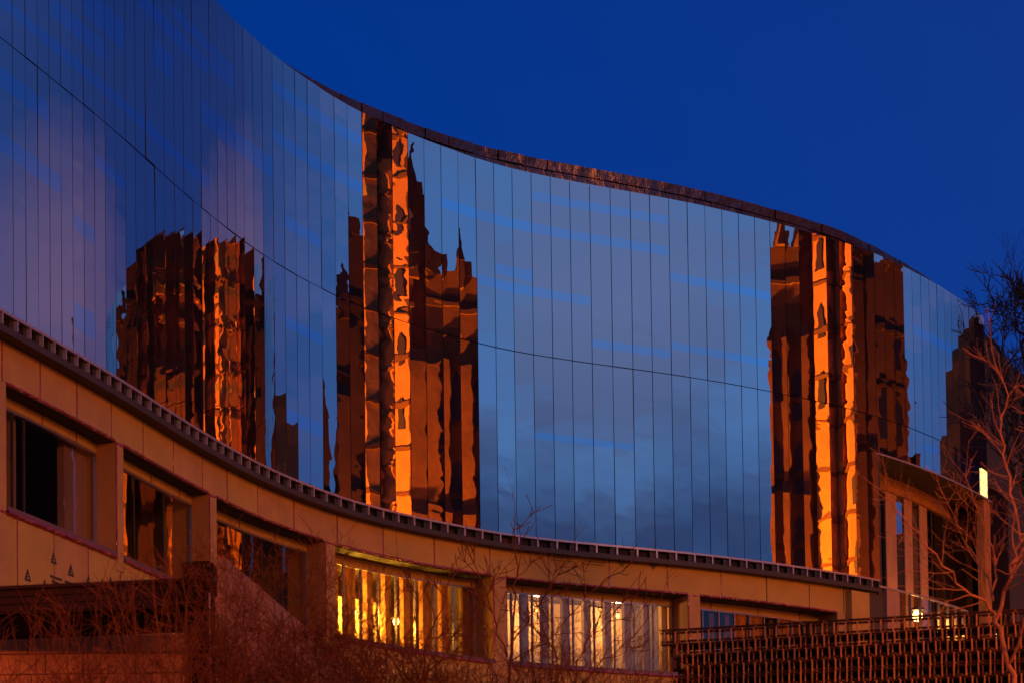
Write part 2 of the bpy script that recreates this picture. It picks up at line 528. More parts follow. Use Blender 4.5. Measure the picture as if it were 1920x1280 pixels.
# --- curtain wall panes: every pane is flat, so the curve is faceted
# tinted spandrel bands: (t0, t1, first pane, last pane), t from the foot (0) to the head (1) of the glass
BANDS = [(.555, .58, -5, 18), (.81, .845, 9, 18), (.83, .86, 19, 21), (.72, .775, 13, 14), (.695, .745, 18, 25), (.62, .66, 3, 7), (.68, .74, 6, 9),
         (.91, .94, 26, 32), (.79, .82, 26, 33), (.865, .89, 15, 21), (.925, .95, 43, 49), (.835, .862, 38, 49), (.765, .79, 50, 55), (.66, .685, 40, 45),
         (.545, .568, 46, 49), (.57, .592, 50, 55), (.41, .445, -5, 2), (.395, .42, 7, 9), (.29, .325, -5, 3), (.05, .10, 5, 6), (.24, .27, 5, 6),
         (.13, .165, 27, 29), (.60, .63, 27, 29), (.36, .385, 27, 29), (.7, .73, 41, 42), (.45, .47, 69, 76), (.8, .83, 68, 74), (.27, .29, 43, 47)]
GAP = 0.03
for i in range(-5, 79):
    (x0, y0), (x1, y1) = P_RAW[i + OFF], P_RAW[i + OFF + 1]
    cx, cy = (x0 + x1) / 2, (y0 + y1) / 2
    hw = math.hypot(x1 - x0, y1 - y0) / 2 - GAP / 2
    jy, jt = (rng.gauss(0, .16), rng.gauss(0, .10))
    if 31 <= i <= 39 or 56 <= i <= 66:
        jy *= .6
    an = ANG[i + OFF] + rad(jy)
    tx, ty = math.cos(an), math.sin(an)
    nx, ny = ty, -tx
    lo_h = HB if i < 64 else HSOF + .06
    for part, (h0, h1) in enumerate(((lo_h, HM - .016), (HM + .016, HT))):
        cuts = {h0, h1}
        spans = []
        for (t0, t1, a_, c_) in BANDS:
            if a_ <= i <= c_:
                q0, q1 = HB + t0 * (HT - HB), HB + t1 * (HT - HB)
                q0, q1 = max(q0, h0), min(q1, h1)
                if q1 > q0:
                    cuts |= {q0, q1}
                    spans.append((q0, q1))
        cuts = sorted(cuts)
        m = MB()
        ou, ov = rng.uniform(0, 60), rng.uniform(0, 60)
        tilt = rad(jt + rng.gauss(0, .05))
        hc = (h0 + h1) / 2
        def pt(u, h):
            o_ = math.tan(tilt) * (h - hc)
            return (cx + u * tx + o_ * nx, cy + u * ty + o_ * ny, h + CZ)
        for q0, q1 in zip(cuts, cuts[1:]):
            mid = (q0 + q1) / 2
            mi = 1 if any(a_ < mid < c_ for a_, c_ in spans) else 0
            m.face([pt(-hw, q0), pt(hw, q0), pt(hw, q1), pt(-hw, q1)], mi,
                   [(ou, ov + q0), (ou + 2 * hw, ov + q0), (ou + 2 * hw, ov + q1), (ou, ov + q1)])
        # pane edges give the glass its thickness
        d = 0.018
        pq = [pt(-hw, h0), pt(hw, h0), pt(hw, h1), pt(-hw, h1)]
        bq = [(x_ - d * nx, y_ - d * ny, z_) for x_, y_, z_ in pq]
        for j in range(4):
            m.face([pq[j], bq[j], bq[(j + 1) % 4], pq[(j + 1) % 4]], 2)
        m.build('glass_pane', [M_GLASSW if rng.random() < (.45 if 30 <= i <= 39 or 57 <= i <= 67 else .15) else M_GLASS, M_BAND, M_DARK], bld, uv=True, recalc=False)

# --- set-back parapet of crumpled sheet blocks
bl = .97
s = S0
while s < S1:
    e = min(s + 1.0, S1)
    m = MB()
    j = rng.uniform(-.03, .03)
    sweep(m, [(-1.95, HT), (-1.62 + j, HT), (-1.60 + j, HT + .86), (-1.95, HT + .88)], s + .012, e - .012)
    m.build('parapet_sheet', M_COPE, bld)
    s = e
s = S0
while s < S1:
    e = min(s + 1.22, S1)
    m = MB()
    j = rng.uniform(-.04, .04)
    sweep(m, [(-1.9, HT + .885), (-1.55 + j, HT + .885), (-1.52 + j, HT + 1.24), (-1.9, HT + 1.26)], s + .012, e - .012)
    m.build('coping_sheet', M_COPE, bld)
    s = e

# --- ledge under the glass: rail, brackets, plates, dark trim painting the shade under the ledge
SE = 63.75
m = MB(); sweep(m, rect(-.10, .13, HB - .085, HB - .012), S0, SE); m.build('ledge_rail', M_RAIL, bld)
m = MB(); sweep(m, rect(-.30, -.14, HB - .42, HB - .09), S0, SE); m.build('ledge_plate', M_PLATE, bld)
m = MB(); sweep(m, rect(-.30, .10, HB - .53, HB - .36), S0, SE); m.build('ledge_shade_trim', M_DARK, bld)
i = -5
while i <= 63:
    m = MB()
    a0, a1 = i - .045, i + .03
    m.mesh8([pos(a0, -.138, HB - .358), pos(a1, -.138, HB - .358), pos(a1, .125, HB - .358), pos(a0, .125, HB - .358),
             pos(a0, -.138, HB - .087), pos(a1, -.138, HB - .087), pos(a1, .125, HB - .087), pos(a0, .125, HB - .087)])
    m.build('ledge_bracket', M_RAIL, bld)
    m = MB()
    m.mesh8([pos(i - .30, -.136, HB - .358), pos(i - .05, -.136, HB - .358), pos(i - .05, .02, HB - .358), pos(i - .30, .02, HB - .358),
             pos(i - .30, -.136, HB - .087), pos(i - .05, -.136, HB - .087), pos(i - .05, .02, HB - .087), pos(i - .30, .02, HB - .087)])
    m.build('ledge_block', M_DARK, bld)
    i += 1

# --- fascia of sheathing boards with red taped joints
FN, FB, FTOP = -0.30, 15.10, 16.35
joints = [-5, -3.1, -.05, 3.01, 6.22, 9.43, 12.59, 15.68, 18.89, 21.77, 25.02, 28.25, 31.47, 34.58, 37.70, 40.8, 43.89, 46.88, 49.87, 52.87, 55.70, 58.7, 61.3, 62.9]
for k, (a, c) in enumerate(zip(joints, joints[1:])):
    m = MB()
    pr = rng.uniform(-.006, .006)
    sweep(m, rect(FN - .12, FN + pr, FB, FTOP), a + .03, c - .03)
    m.build('sheathing_board', M_BOARD if rng.random() < .7 else M_BOARD2, bld)
    if k < 19:
        m = MB()
        sweep(m, rect(FN - .10, FN + .012, FB, FTOP - .02), c - .028, c + .028)
        m.build('joint_tape', M_TAPE, bld)
# crumpled red flashing along the lower edge of the fascia
def flashing(s0, s1, n, h, name='edge_flashing', hgt=.055):
    m = MB()
    ss = s0
    prev = None
    while ss < s1 + .01:
        j1, j2 = rng.uniform(-.02, .02), rng.uniform(-.012, .012)
        ring = [pos(ss, n + .01, h - hgt * .5 + j2), pos(ss, n + .035 + j1, h + j2), pos(ss, n + .01, h + hgt + j2)]
        if prev:
            for q in range(2):
                m.face([prev[q], ring[q], ring[q + 1], prev[q + 1]])
        prev = ring
        ss += .16
    m.build(name, M_TAPE, bld, recalc=False)

PIERS = [(-.30, .20), (9.87, 10.55), (19.73, 20.51), (30.58, 31.27), (41.0, 41.64), (50.96, 51.6), (60.78, 61.4)]
WT, WB = 14.74, 12.12
NW = {0: -.88, 1: -.88, 2: -1.02, 3: -1.3, 4: -1.3, 5: -1.3}
for k, (a, c) in enumerate(PIERS):
    m = MB()
    sweep(m, rect(-1.75, FN + .016, 11.6 if k else 9, FB - .01), a, c)
    m.build('pier', M_BOARD2, bld)
    if 1 <= k <= 5:                     # red tape down the arris of each pier
        m = MB()
        sweep(m, rect(FN - .02, FN + .03, 12.0, FB - .012), a - .03, a + .035)
        m.build('joint_tape', M_TAPE, bld)
        m = MB()
        sweep(m, rect(FN - .02, FN + .024, FB - .07, FB - .004), a - .02, c)
        m.build('joint_tape', M_TAPE, bld)
panes_in = {0: [0, .23, .33, 1.0], 1: 3, 2: 6, 3: 9, 4: 9, 5: 9}
for k in range(6):
    a, c = PIERS[k][1], PIERS[k + 1][0]
    n = NW[k]
    flashing(a, c, FN, FB)
    # lintel soffit, header board, jamb
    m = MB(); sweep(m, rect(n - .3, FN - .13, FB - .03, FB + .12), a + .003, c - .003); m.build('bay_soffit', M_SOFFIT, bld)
    hd = MB(); sweep(hd, rect(n - .25, n + .03, WT + .075, FB - .035), a + .003, c - .003)
    hb = hd.build('header_board', M_BOARD, bld)
    q = a + 1.6
    while q < c - .6:
        m = MB(); sweep(m, rect(n + .0, n + .042, WT + .08, FB - .04), q - .03, q + .03); m.build('joint_tape', M_TAPE, bld)
        q += 3.05
    m = MB(); m.mesh8([pos(c - .045, n + .035, WB), pos(c - .005, n + .035, WB), pos(c - .005, FN - .004, WB), pos(c - .045, FN - .004, WB),
                       pos(c - .045, n + .035, FB - .04), pos(c - .005, n + .035, FB - .04), pos(c - .005, FN - .004, FB - .04), pos(c - .045, FN - .004, FB - .04)])
    m.build('jamb', M_JAMB, bld)
    m = MB(); sweep(m, rect(n - .3, FN + .05, WB - .16, WB - .035), a + .003, c - .003); m.build('sill', M_PLATE, bld)
    flashing(a, c, FN + .04, WB - .2, hgt=.07)
    # window: frame, mullions, panes
    w = MB()
    sweep(w, rect(n - .06, n + .05, WT - .0, WT + .07), a + .004, c - .05)
    sweep(w, rect(n - .06, n + .05, WB - .03, WB + .03), a + .004, c - .05)
    sweep(w, rect(n - .06, n + .045, WB + .031, WT - .001), a + .004, a + .07)
    sweep(w, rect(n - .06, n + .045, WB + .031, WT - .001), c - .11, c - .05)
    wo_ = w.build('window', M_MULL, bld)
    cutp = panes_in[k]
    if isinstance(cutp, int):
        cutp = [j / cutp for j in range(cutp + 1)]
    st = [a + .07 + (c - a - .18) * q for q in cutp]
    for q in st[1:-1]:
        m = MB(); sweep(m, rect(n - .06, n + (.055 if k > 2 else .02), WB + .032, WT - .002), q - .025, q + .025)
        m.build('mullion', M_MULL if k > 2 else M_DARK, wo_)
    for q0, q1 in zip(st, st[1:]):
        m = MB()
        # each pane is split into upright strips and set with a slight twist, as float glass sits
        ou, ov = rng.uniform(0, 50), rng.uniform(0, 50)
        L = (q1 - q0) * .8
        dn = rng.uniform(-.008, .008)
        m.face([pos(q0 + .026, n - dn, WB + .033), pos(q1 - .026, n + dn, WB + .033), pos(q1 - .026, n + dn, WT - .003), pos(q0 + .026, n - dn, WT - .003)], 0,
               [(ou, ov), (ou + L, ov), (ou + L, ov + WT - WB), (ou, ov + WT - WB)])
        m.build('pane', M_PANE, wo_, uv=True, recalc=False)
    # lining columns of the room right behind each mullion
    if k in (3, 4, 5, 0):
        for q0, q1 in zip(st, st[1:]):
            m = MB(); sweep(m, rect(n - .42, n - .22, WB - .1, WT + .2), q1 - .34 * (q1 - q0), q1 - .02)
            m.build('lining_column', M_STUD if k == 4 else (M_FIN if k == 0 else M_LINB), bld)

# rooms behind the windows
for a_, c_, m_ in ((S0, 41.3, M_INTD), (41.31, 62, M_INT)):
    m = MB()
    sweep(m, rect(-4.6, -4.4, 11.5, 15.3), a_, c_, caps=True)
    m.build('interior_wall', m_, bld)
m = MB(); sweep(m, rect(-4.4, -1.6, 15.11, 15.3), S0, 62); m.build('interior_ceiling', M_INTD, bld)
m = MB(); sweep(m, rect(-3.1, -2.95, 11.96, 14.1), 32.6, 38.0); m.build('bounce_partition', M_INT, bld)  # added low wall, placed to catch the lamp light behind the lower panes
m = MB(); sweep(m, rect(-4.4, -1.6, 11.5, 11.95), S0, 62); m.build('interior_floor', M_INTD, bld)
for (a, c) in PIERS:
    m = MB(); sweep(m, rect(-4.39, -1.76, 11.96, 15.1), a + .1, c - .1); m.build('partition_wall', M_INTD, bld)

# spandrel of sheathing below the sills, with printed marks
q = S0
k = 0
while q < 61.3:
    e = min(q + 3.05, 61.4)
    m = MB()
    sweep(m, rect(-.62, FN - .012 + rng.uniform(-.005, .005), 4.75, WB - .165), q + .02, e - .02)
    m.build('sheathing_board', M_BOARD if k % 3 else M_BOARD2, bld)
    m = MB(); sweep(m, rect(-.5, FN + .004, 6, WB - .17), e - .02, e + .02); m.build('joint_tape', M_TAPE, bld)
    q = e; k += 1
flashing(-4, 9.8, FN - .005, WB - .22, hgt=.09)

def tri_mark(s, h, w, hh, up=True, n=FN + .006, ink=None):
    m = MB()
    sg = 1 if up else -1
    A, B, T = pos(s - w / 2, n, h), pos(s + w / 2, n, h), pos(s, n, h + sg * hh)
    m.face([A, B, T])
    o_ = m.build('printed_mark', ink or M_INK, bld, recalc=False)
    return o_
for s_, h_ in ((1.9, 10.42), (3.3, 10.30), (4.1, 11.1), (5.6, 10.95), (7.2, 10.85), (8.5, 10.9), (9.3, 11.05)):
    tri_mark(s_, h_, .52, .32)
    # the pale tree-like cut inside each printed triangle
    m = MB()
    for w_, d0, d1 in ((.16, .05, .09), (.10, .13, .16)):
        m.face([pos(s_ - w_ / 2, FN + .01, h_ + d0), pos(s_ + w_ / 2, FN + .01, h_ + d0), pos(s_ + w_ / 3, FN + .01, h_ + d1), pos(s_ - w_ / 3, FN + .01, h_ + d1)])
    m.build('printed_mark', M_BOARD, bld, recalc=False)
for s_, h_, w_ in ((4.3, 10.72, 1.0), (4.25, 10.6, .6), (5.55, 10.72, 1.0), (5.5, 10.63, .8), (7.6, 10.6, .9)):
    m = MB()
    u = s_ - w_ / 2
    while u < s_ + w_ / 2:
        d_ = rng.uniform(.03, .08)
        m.face([pos(u, FN + .006, h_), pos(u + d_, FN + .006, h_), pos(u + d_, FN + .006, h_ + .065), pos(u, FN + .006, h_ + .065)])
        u += d_ + .03
    m.build('printed_mark', M_INK, bld, recalc=False)['kind'] = 'stuff'
for s_ in (47.5, 49.1):
    tri_mark(s_, 16.10, .42, .20, up=False, n=FN + .012, ink=M_INK2)
for s_, h_ in ((44.6, 16.02), (44.5, 15.92), (46.2, 15.98), (46.1, 15.88)):
    m = MB()
    u = s_ - .5
    while u < s_ + .5:
        d_ = rng.uniform(.03, .08)
        m.face([pos(u, FN + .012, h_), pos(u + d_, FN + .012, h_), pos(u + d_, FN + .012, h_ + .05), pos(u, FN + .012, h_ + .05)])
        u += d_ + .03
    m.build('printed_mark', M_INK2, bld, recalc=False)['kind'] = 'stuff'

# --- right-hand end: recessed portal under the glass, fins, dark glazing
m = MB(); sweep(m, rect(-2.4, .03, HSOF, HSOF + .045), 63.95, S1); m.build('portal_soffit', M_SOFFIT, bld)
m = MB(); sweep(m, rect(.032, .075, HSOF - .01, HSOF + .055), 63.95, S1); m.build('soffit_edge', M_RAIL, bld)
m = MB(); sweep(m, rect(-2.2, -1.78, HSOF - .62, HSOF - .002), 64.4, 84); m.build('portal_header', M_JAMB, bld)
m = MB(); m.mesh8([pos(63.85, -2.3, HB - .6), pos(64.2, -2.3, HB - .6), pos(64.2, -.02, HB - .6), pos(63.85, -.02, HB - .6),
                   pos(63.85, -2.3, HSOF - .003), pos(64.2, -2.3, HSOF - .003), pos(64.2, -.02, HSOF - .003), pos(63.85, -.02, HSOF - .003)])
m.build('portal_return', M_DARK, bld)
fins = [(69.0, 70.3), (71.4, 72.5), (73.6, 74.9)]
for a, c in fins:
    m = MB(); sweep(m, rect(-2.0, -1.85, 15.6, HSOF - .64), a, c); m.build('fin', M_FIN, bld)
edges = [64.3, 69.0, 71.35, 73.55, 75.9, 78.2, 80.3, 82.5, 84.0]
for a, c in zip(edges, edges[1:]):
    m = MB()
    ou, ov = rng.uniform(0, 50), rng.uniform(0, 50)
    m.face([pos(a + .04, -1.9, 15.6), pos(c - .04, -1.9, 15.6), pos(c - .04, -1.9, HSOF - .63), pos(a + .04, -1.9, HSOF - .63)], 0,
           [(ou, ov), (ou + 1, ov), (ou + 1, ov + 5), (ou, ov + 5)])
    m.build('portal_pane', M_PORTGLASS, bld, uv=True, recalc=False)
    m = MB(); sweep(m, rect(-2.0, -1.87, 15.6, HSOF - .63), a - .05, a + .05); m.build('portal_mullion', M_DARK, bld)
m = MB(); m.mesh8([pos(83.0, -1.95, 13), pos(83.3, -1.95, 13), pos(78.6, -.05, 13), pos(78.25, -.05, 13),
                   pos(83.0, -1.95, HSOF - .004), pos(83.3, -1.95, HSOF - .004), pos(78.6, -.05, HSOF - .004), pos(78.25, -.05, HSOF - .004)])
m.build('portal_jamb', M_JAMB, bld)
m = MB(); sweep(m, rect(-.35, -.01, 12.5, HSOF - .005), 78.2, 79.4); m.build('end_pier', M_JAMB, bld)
m = MB(); sweep(m, rect(-.9, -.5, 6, HSOF + 1.2), 79.47, 87); m.build('end_wall', M_BLACK, bld)
m = MB(); sweep(m, rect(-.02, .05, HB - .30, HB - .22), 63.8, 74.5); m.build('portal_rail', M_RAIL, bld)
m = MB(); sweep(m, rect(-.3, .02, 13.0, HB - .62), 61.45, 62.9); m.build('sheathing_board', M_BOARD, bld)
m = MB(); sweep(m, rect(-.3, -.08, 12.5, HB - .54), 62.92, 64.6); m.build('dark_infill', M_DARK, bld)
m = MB(); sweep(m, rect(-.2, .0, 13.0, HB - .32), 64.62, 65.9); m.build('sheathing_board', M_FIN, bld)
q = 65.95
while q < 74:
    e = q + 1.15
    m = MB()
    ou, ov = rng.uniform(0, 50), rng.uniform(0, 50)
    m.face([pos(q + .03, -.05, 13), pos(e - .03, -.05, 13), pos(e - .03, -.05, HB - .31), pos(q + .03, -.05, HB - .31)], 0,
           [(ou, ov), (ou + 1, ov), (ou + 1, ov + 3), (ou, ov + 3)])
    m.build('lower_pane', M_PANE, bld, uv=True, recalc=False)
    m = MB(); sweep(m, rect(-.12, .0, 13, HB - .31), e - .03, e + .03); m.build('portal_mullion', M_MULL, bld)
    q = e
m = MB(); sweep(m, rect(-3.2, -3.0, 12.5, HB - .35), 64.3, 79); m.build('interior_wall', M_INTD, bld)
# far right end: glow panel added on the mirror glass for a bright window seen in it, then lit strips
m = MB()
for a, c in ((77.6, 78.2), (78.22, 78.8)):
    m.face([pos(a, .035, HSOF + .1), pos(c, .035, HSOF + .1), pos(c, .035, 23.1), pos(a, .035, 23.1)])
lw_ = m.build('window_glow_panel', M_WLIT, bld, recalc=False)
m = MB()
for s_, h0, h1 in ((80.9, 19.4, 20.6), (80.9, 18.7, 19.3), (82.6, 15.6, 17.3), (82.9, 14.6, 15.4)):
    m.face([pos(s_, -.49, h0), pos(s_ + .16, -.49, h0), pos(s_ + .16, -.49, h1), pos(s_, -.49, h1)])
m.build('window_glow_panel', M_WLIT, bld, recalc=False)

# ------------------------------------------------------------------ lamps seen through the glass
def lamp(name, label, cat, p, r, mbulb, power, col, shade=True, group=None):
    t = thing(name, label, cat, p, group)
    m = MB()
    m.prism(p[0], p[1], p[2] - r, p[2], r * .6, r, 8)
    m.prism(p[0], p[1], p[2], p[2] + r, r, r * .55, 8)
    m.build('bulb', mbulb, t)
    m = MB()
    if shade:
        m.prism(p[0], p[1], p[2] + r * .9, p[2] + r * 1.8, r * 1.9, r * .4, 10)
        m.tube([(p[0], p[1], p[2] + r * 1.8), (p[0], p[1], p[2] + r * 1.8 + .5)], [.012, .012], 5)
        m.build('shade', M_DARK, t)
    if power:
        l = bpy.data.lights.new('lamp_light', 'POINT')
        l.energy, l.color, l.shadow_soft_size = power, col, r * 1.2
        lo = bpy.data.objects.new('lamp_light', l)
        link(lo, t, (p[0], p[1], p[2] - r * 1.6))
    return t
AMB = (1.0, .45, .035)
lamp('work_lamp', 'bright work lamp hanging in the left part of the glowing yellow window', 'lamp', pos(34.3, -2.3, 13.75), 0.13, M_BULB, 2300, AMB)
lamp('work_lamp', 'second work lamp hanging lower down, right of the first in the glowing window', 'lamp', pos(35.6, -2.5, 13.5), .14, M_BULB, 2000, AMB)
lamp('work_lamp', 'work lamp near the middle of the glowing yellow window', 'lamp', pos(37.9, -2.4, 13.4), .12, M_BULB, 500, AMB)
lamp('work_lamp', 'dim work lamp in the left half of the pale window with the white linings', 'lamp', pos(45.3, -3.2, 14.6), .08, M_SOD, 480, (1, .43, .13))
lamp('work_lamp', 'dim work lamp in the right half of the pale window with the white linings', 'lamp', pos(49.4, -3.2, 14.6), .08, M_SOD, 480, (1, .43, .13))
lamp('lobby_lamp', 'round bright lobby lamp low behind the glass right of the pale fins', 'lamp', pos(69.6, -.7, 15.78), .23, M_BULB, 70, AMB)
lamp('lobby_lamp', 'small yellow lobby lamp just above the lattice screen', 'lamp', pos(72.2, -.6, 15.35), .10, M_BULB, 160, (1, .36, .06))
lamp('lobby_lamp', 'orange lobby lamp left of the brightest one, half hidden by the lattice screen', 'lamp', pos(66.5, -.6, 15.2), .08, M_SOD, 10, (1, .35, .05))

lamp('lobby_lamp', 'tiny orange lamp at the foot of the first pale fin', 'lamp', pos(67.0, -.6, 15.85), .06, M_SOD, 6, (1, .35, .05))
lamp('lobby_lamp', 'tiny orange lamp just below the thin portal rail, right of the brightest lamp', 'lamp', pos(71.0, -.6, 15.95), .06, M_SOD, 6, (1, .35, .05))

# ------------------------------------------------------------------ gothic stone buildings across the street (seen in the glass)
GZ = 6.5
def gothic_block(name, label, x0, x1, y0, y1, top, buttress_every=2.4, material=M_GOTH, wins=True, seed=1, face_steps=None):
    r = random.Random(seed)
    t = thing(name, label, 'building', ((x0 + x1) / 2, (y0 + y1) / 2, GZ))
    m = MB(); m.box(x0, x1, y0, y1, GZ, top); m.build('wall', material, t)
    h = GZ + 4
    while h < top - 1:                          # string courses
        m = MB(); m.box(x0 - .16, x0 - .004, y0 - .16, y1 + .16, h, h + .28); m.build('string_course', M_GOTHD, t)
        h += r.uniform(3.2, 4.4)
    n = max(1, int(round((y1 - y0) / buttress_every)))
    bw = (y1 - y0) / n
    for k in range(n + 1):
        y = y0 + k * bw
        m = MB()
        d, z = 1.3, GZ
        for frac in (.35, .62, .86):
            zt = GZ + (top - GZ) * frac
            m.box(x0 - d, x0 - .003, y - .7, y + .7, z, zt)
            m.face([(x0 - d, y - .7, zt), (x0 - d, y + .7, zt), (x0 - d + .4, y + .7, zt + .8), (x0 - d + .4, y - .7, zt + .8)])
            z = zt; d -= .38
        m.build('buttress', material, t)
        m = MB()
        m.prism(x0 - .1, y, top - .6, top + .9, .42, .36, 4)
        m.prism(x0 - .1, y, top + .9, top + 3.0, .44, .03, 4)
        m.build('pinnacle', M_GOTHD, t)
    if wins:
        for k in range(n):
            y = y0 + (k + .5) * bw
            z = GZ + 5.2
            while z + 3.4 < top - 1.2:
                m = MB()
                hw_ = min(bw * .5 - .85, .55)
                if hw_ > .12 and r.random() < .5:
                    m.face([(x0 - .02, y + hw_, z), (x0 - .02, y - hw_, z), (x0 - .02, y - hw_, z + 2.4), (x0 - .02, y, z + 3.2), (x0 - .02, y + hw_, z + 2.4)])
                    m.build('window', M_GWIN, t, recalc=False)
                z += r.choice((4.3, 4.6, 5.2))
    m = MB()
    y = y0
    while y < y1 - .4:                          # battlements
        m.box(x0 - .15, x0 + .3, y, min(y + .7, y1), top, top + .9)
        y += 1.3
    m.build('battlement', material, t)
    return t

tower = gothic_block('stone_tower', 'tall floodlit limestone tower with corner turrets across the street', 56, 64, 94.9, 102.4, 57, 3.75, seed=3)
for (x, y, z1, tr) in ((55.3, 96.1, 61, 1.6), (54.9, 98.5, 52, 1.1), (53.3, 100.8, 60, 1.6)):
    m = MB(); m.prism(x, y, GZ, z1, tr, tr * .95, 8); m.build('turret', M_GOTH, tower)
    h = GZ + 3
    while h < z1:
        m = MB(); m.prism(x, y, h, h + .22, tr + .1, tr + .1, 8); m.build('string_course', M_GOTHD, tower)
        h += 2.7
    h = GZ + 5 + y % 3
    while h < z1 - 3:                           # dark slit windows round the turret
        for q in (4, 5, 3):
            a_ = 2 * math.pi * q / 8
            cx_, cy_ = x + tr * .955 * math.cos(a_), y + tr * .955 * math.sin(a_)
            px_, py_ = -math.sin(a_) * tr * .16, math.cos(a_) * tr * .16
            if (int(h) + q) % 2:
                m = MB(); m.face([(cx_ - px_, cy_ - py_, h), (cx_ + px_, cy_ + py_, h), (cx_ + px_, cy_ + py_, h + 1.5), (cx_, cy_, h + 2), (cx_ - px_, cy_ - py_, h + 1.5)])
                m.build('window', M_GWIN, tower, recalc=False)
        h += 3.9
    m = MB(); m.prism(x, y, z1, z1 + 4, tr, .05, 8); m.build('turret_roof', M_GOTHD, tower)
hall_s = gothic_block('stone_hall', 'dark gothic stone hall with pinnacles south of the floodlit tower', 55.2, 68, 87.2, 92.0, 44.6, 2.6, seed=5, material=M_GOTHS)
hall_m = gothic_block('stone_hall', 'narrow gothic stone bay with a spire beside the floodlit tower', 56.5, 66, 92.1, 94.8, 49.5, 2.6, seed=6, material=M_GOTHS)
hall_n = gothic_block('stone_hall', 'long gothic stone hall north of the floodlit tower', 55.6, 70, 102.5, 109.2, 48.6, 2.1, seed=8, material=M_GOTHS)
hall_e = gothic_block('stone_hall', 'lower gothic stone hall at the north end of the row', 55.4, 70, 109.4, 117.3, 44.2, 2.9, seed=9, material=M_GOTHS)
for hall, x, y, z0, z1 in ((hall_s, 55.5, 91.5, 44.6, 49), (hall_s, 55.4, 89.3, 44.6, 48.5), (hall_m, 56.6, 94, 49.5, 55)):
    m = MB(); m.prism(x, y, z0, z0 + 1.5, .9, .7, 6); m.prism(x, y, z0 + 1.5, z1, .6, .04, 6); m.build('spire', M_GOTHD, hall)
for hall, y, z in ((hall_n, 106.5, 27.7),):
    m = MB(); m.face([(55.3, y + .18, z), (55.3, y - .18, z), (55.3, y - .18, z + 1.7), (55.3, y + .18, z + 1.7)]); m.build('window_glow_panel', M_WLIT2, hall, recalc=False)
tw = thing('twin_spire_tower', 'slim stone tower with two thin spires beyond the gothic halls', 'building', (57, 120.6, GZ))
m = MB(); m.box(56, 58.5, 119.4, 121.8, GZ, 34); m.build('wall', M_GOTHD, tw)
for y in (119.9, 121.2):
    m = MB(); m.prism(56.6, y, 34, 36.5, .5, .42, 6); m.prism(56.6, y, 36.5, 42.5, .42, .03, 6); m.build('spire', M_GOTHD, tw)
st = thing('stepped_building', 'dark stepped tower block far along the street', 'building', (60, 139, GZ))
for y0, y1, z1 in ((132.4, 135.6, 32), (135.7, 138.6, 38.5), (138.7, 141.6, 43.5), (141.7, 145.2, 45.6), (145.3, 147.5, 43)):
    m = MB(); m.box(57, 70, y0, y1, GZ, z1); m.build('wall', M_GOTHX, st)
m = MB(); m.box(58.5, 59.2, 142.6, 143.2, 45.6, 49.5); m.prism(58.2, 136.2, 38.5, 41.5, .3, .03, 6); m.build('chimney', M_GOTHD, st)
for y in range(132, 147, 2):
    for z in (14, 18, 22, 26, 30, 34):
        m = MB(); m.face([(56.98, y + .9, z), (56.98, y, z), (56.98, y, z + 1.8), (56.98, y + .9, z + 1.8)]); m.build('window', M_GWIN, st, recalc=False)

# floodlights on a mast light the south sides of the turrets; sodium street lamps light the street fronts
def floodlight(p, target, power, size, label):
    p, target = Vector(p), Vector(target)
    t = thing('floodlight_mast', label, 'floodlight', (p.x, p.y, GZ))
    m = MB(); m.tube([(p.x, p.y, GZ), (p.x, p.y, p.z - .3)], [.12, .08], 8); m.build('mast', M_DARK, t)
    d = (target - p).normalized()
    m = MB(); m.tube([p - d * .5, p + d * .02], [.16, .34], 10); m.build('lamp_housing', M_DARK, t)
    m = MB(); m.tube([p + d * .03, p + d * .05], [.30, .30], 10); m.build('lens', M_SOD, t)
    l = bpy.data.lights.new('flood_light', 'SPOT')
    l.energy, l.color, l.spot_size, l.spot_blend, l.shadow_soft_size = power, (1, .25, .012), size, .4, .3
    o = bpy.data.objects.new('flood_light', l)
    o.rotation_euler = (-d).to_track_quat('Z', 'Y').to_euler()
    link(o, t, p + d * .12)
    return t
floodlight((50.5, 66, 16), (54.5, 98, 34), 430000, rad(62), 'floodlight mast south of the gothic tower, aimed at its turrets')
floodlight((46, 78, 9), (54.5, 100, 30), 14000, rad(75), 'short floodlight mast on the pavement in front of the gothic hall')
floodlight((46, 112, 9), (55, 112, 25), 42000, rad(95), 'short floodlight mast on the pavement before the north hall')

def street_lamp(x, y, power, label):
    t = thing('street_lamp', label, 'street lamp', (x, y, ground_z(y)), 'sodium street lamps along the street')
    z = ground_z(y)
    m = MB(); m.tube([(x, y, z), (x, y, z + 7.5)], [.11, .07], 8); m.tube([(x, y, z + 7.45), (x + .5, y, z + 7.9), (x + 1.2, y, z + 8)], [.05, .045, .04], 6); m.build('pole', M_DARK, t)
    m = MB(); m.box(x + .9, x + 1.6, y - .16, y + .16, z + 8.0, z + 8.14); m.build('lamp_head', M_DARK, t)
    m = MB(); m.box(x + 1.0, x + 1.5, y - .12, y + .12, z + 7.93, z + 7.995); m.build('bulb', M_SOD, t)
    l = bpy.data.lights.new('lamp_light', 'POINT')
    l.energy, l.color, l.shadow_soft_size = power, (1, .22, .012), .25
    o = bpy.data.objects.new('lamp_light', l)
    link(o, t, (x + 1.25, y, z + 7.8))
for x, y, p_, l_ in ((44, 84, 3000, 'street lamp before the southern gothic hall'), (44, 98, 4500, 'street lamp before the floodlit tower'),
                     (44, 111, 4500, 'street lamp before the long north hall'), (44, 124, 3000, 'street lamp near the twin spires'), (44, 138, 5000, 'street lamp by the stepped tower block')):
    street_lamp(x, y, p_, l_)

